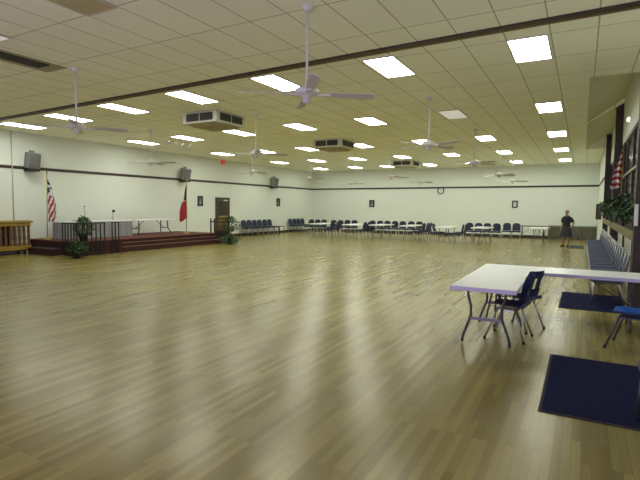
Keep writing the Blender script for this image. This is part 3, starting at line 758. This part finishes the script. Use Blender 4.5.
def finger(p, d, l, r, bend): # short bent chain rooted in the palm
    p = Vector(p); d = Vector(d).normalized(); b = Vector(bend)
    bb.tube([p, p+d*l*.4, p+d*l*.72+b*l*.10, p+d*l*.95+b*l*.3], [r, r, r*.9, r*.65], 6)
for k in range(4): finger((-.215, -.052+.018*k, .672), (0, -.05+.02*k, -1), (.062, .072, .068, .055)[k], .0085, (.5, 0, 0))
finger((-.205, -.06, .71), (.2, -.55, -.8), .055, .0095, (.3, 0, -.3))
for k in range(4): finger((.145, -.068, .822+.013*k), (-.9, -.35, -.12), (.055, .068, .072, .062)[k], .0085, (0, .35, 0))
finger((.165, -.05, .868), (-.5, .4, .7), .05, .0095, (-.3, 0, 0))
bb.ball((0, -.098, 1.487), .016, (.8, 1.1, 1.5))                 # nose
for s in (-1, 1): bb.ball((s*.078, .005, 1.49), .022, (.4, .8, 1.4))   # ears
bb.mi = 1
for s in (-1, 1): bb.ball((s*.030, -.083, 1.508), .010, (1.2, .5, .8))
bb.mi = 2; bb.box((0, -.083, 1.448), (.042, .008, .010))
body = bb.build('body', [M_skin, M_eye, mat('lips', (.30, .09, .08), .5)], person)
hr = MB()
for i in range(1): hr.ball((0, .012, 1.533), .088, (.93, 1.08, .86), 3)
for v in hr.bm.verts:                                            # cut the hair cap open at the face
    if v.co.y < -.03 and v.co.z < 1.545: v.co.y = -.03+(v.co.y+.03)*.1
hr.build('hair', M_hair, person)
def ell(cx, cy, z, rx, ry, n=20): return [(cx+rx*math.cos(2*PI*q/n), cy+ry*math.sin(2*PI*q/n), z) for q in range(n)]
sh = MB()
rings = [ell(0, 0, .80, .165, .132), ell(0, 0, .90, .158, .125), ell(0, 0, 1.0, .148, .118), ell(0, 0, 1.12, .168, .13), ell(0, .008, 1.22, .168, .115), ell(0, .01, 1.29, .165, .095), ell(0, .010, 1.335, .110, .078), ell(0, .012, 1.378, .064, .060)]
def vneck(r):
    return [(x, y, z-(.11*max(0, 1-abs(x)/.06) if y < 0 else 0)) for x, y, z in r]
rings[-1] = vneck(rings[-1])
sh.loft(rings, cap=False)
sh.tube([(.10, .01, 1.262), (.17, .015, 1.22), (.25, .042, 1.09)], [.074, .078, .068], 12, cap=False)
sh.tube([(-.10, .01, 1.262), (-.165, .015, 1.21), (-.198, .026, 1.06)], [.074, .078, .068], 12, cap=False)
sh.build('knit_top', M_shirt, person)
sk = MB()
n = 48
def skr(z, rx, ry, amp): return [((rx+amp*math.sin(q*2*PI*8/n))*math.cos(2*PI*q/n), -.01+(ry+amp*math.sin(q*2*PI*8/n))*math.sin(2*PI*q/n), z) for q in range(n)]
sk.loft([skr(.93, .15, .12, 0), skr(.80, .19, .155, .002), skr(.64, .225, .185, .008), skr(.43, .26, .215, .016)], cap=False).build('skirt', M_skirt, person)
for x0, y0, x1, y1 in ((.095, .03, .118, -.15), (-.09, -.01, -.123, -.19)):
    d = Vector((x1-x0, y1-y0, 0)).normalized()
    MB().tube([(x0, y0, .04), (x0+d.x*.06, y0+d.y*.06, .04), (x1-d.x*.04, y1-d.y*.04, .036), (x1, y1, .034)], [.038, .040, .044, .030], 10).box(((x0+x1)/2, (y0+y1)/2, .006), (.07, .23, .012), rot=(0, 0, math.atan2(d.y, d.x)+PI/2)).build('shoe', M_shoe, person)

# ------------------------------------------------------------------ lights, world, camera
w = bpy.data.worlds.new('night'); scene.world = w; w.use_nodes = True
w.node_tree.nodes['Background'].inputs['Color'].default_value = (.01, .012, .02, 1); w.node_tree.nodes['Background'].inputs['Strength'].default_value = 1
def lamp(name, kind, loc, energy, color, **kw):
    l = bpy.data.lights.new(name, kind); l.energy = energy; l.color = color
    for k, v in kw.items(): setattr(l, k, v)
    o = bpy.data.objects.new(name, l); COL.objects.link(o); o.location = loc; return o
# added unseen cool fill for the near ceiling, and the small on-camera flash
o = lamp('added_ceiling_fill', 'AREA', (-4.5, -3.5, .9), 300, (.68, .56, 1.0), shape='RECTANGLE', size=6, size_y=1.6); o.rotation_euler = (R(135), 0, 0)
o = lamp('camera_flash', 'POINT', (.04, -.05, EYE+.06), 13, (.76, .72, 1.0), shadow_soft_size=.06)

f_, yaw, pitch, roll = 473.5, .5048, -.0690, .0086
cy, sy, cp, sp, cr, sr = math.cos(yaw), math.sin(yaw), math.cos(pitch), math.sin(pitch), math.cos(roll), math.sin(roll)
fw = Vector((-sy*cp, cy*cp, sp)); rt = Vector((cy, sy, 0)); up = rt.cross(fw)
r2 = rt*cr+up*sr; u2 = up*cr-rt*sr
cam = bpy.data.cameras.new('camera'); cam.sensor_width = 36; cam.lens = f_*36/640; cam.clip_end = 200
co = bpy.data.objects.new('camera', cam); COL.objects.link(co)
m = Matrix((r2, u2, -fw)).transposed().to_4x4(); m.translation = (0, 0, EYE); co.matrix_world = m
scene.camera = co
scene.view_settings.view_transform = 'Standard'; scene.view_settings.look = 'None'; scene.view_settings.exposure = 0.0; scene.view_settings.gamma = 1
scene.cycles.use_denoising = True
scene.cycles.max_bounces = 8; scene.cycles.diffuse_bounces = 5
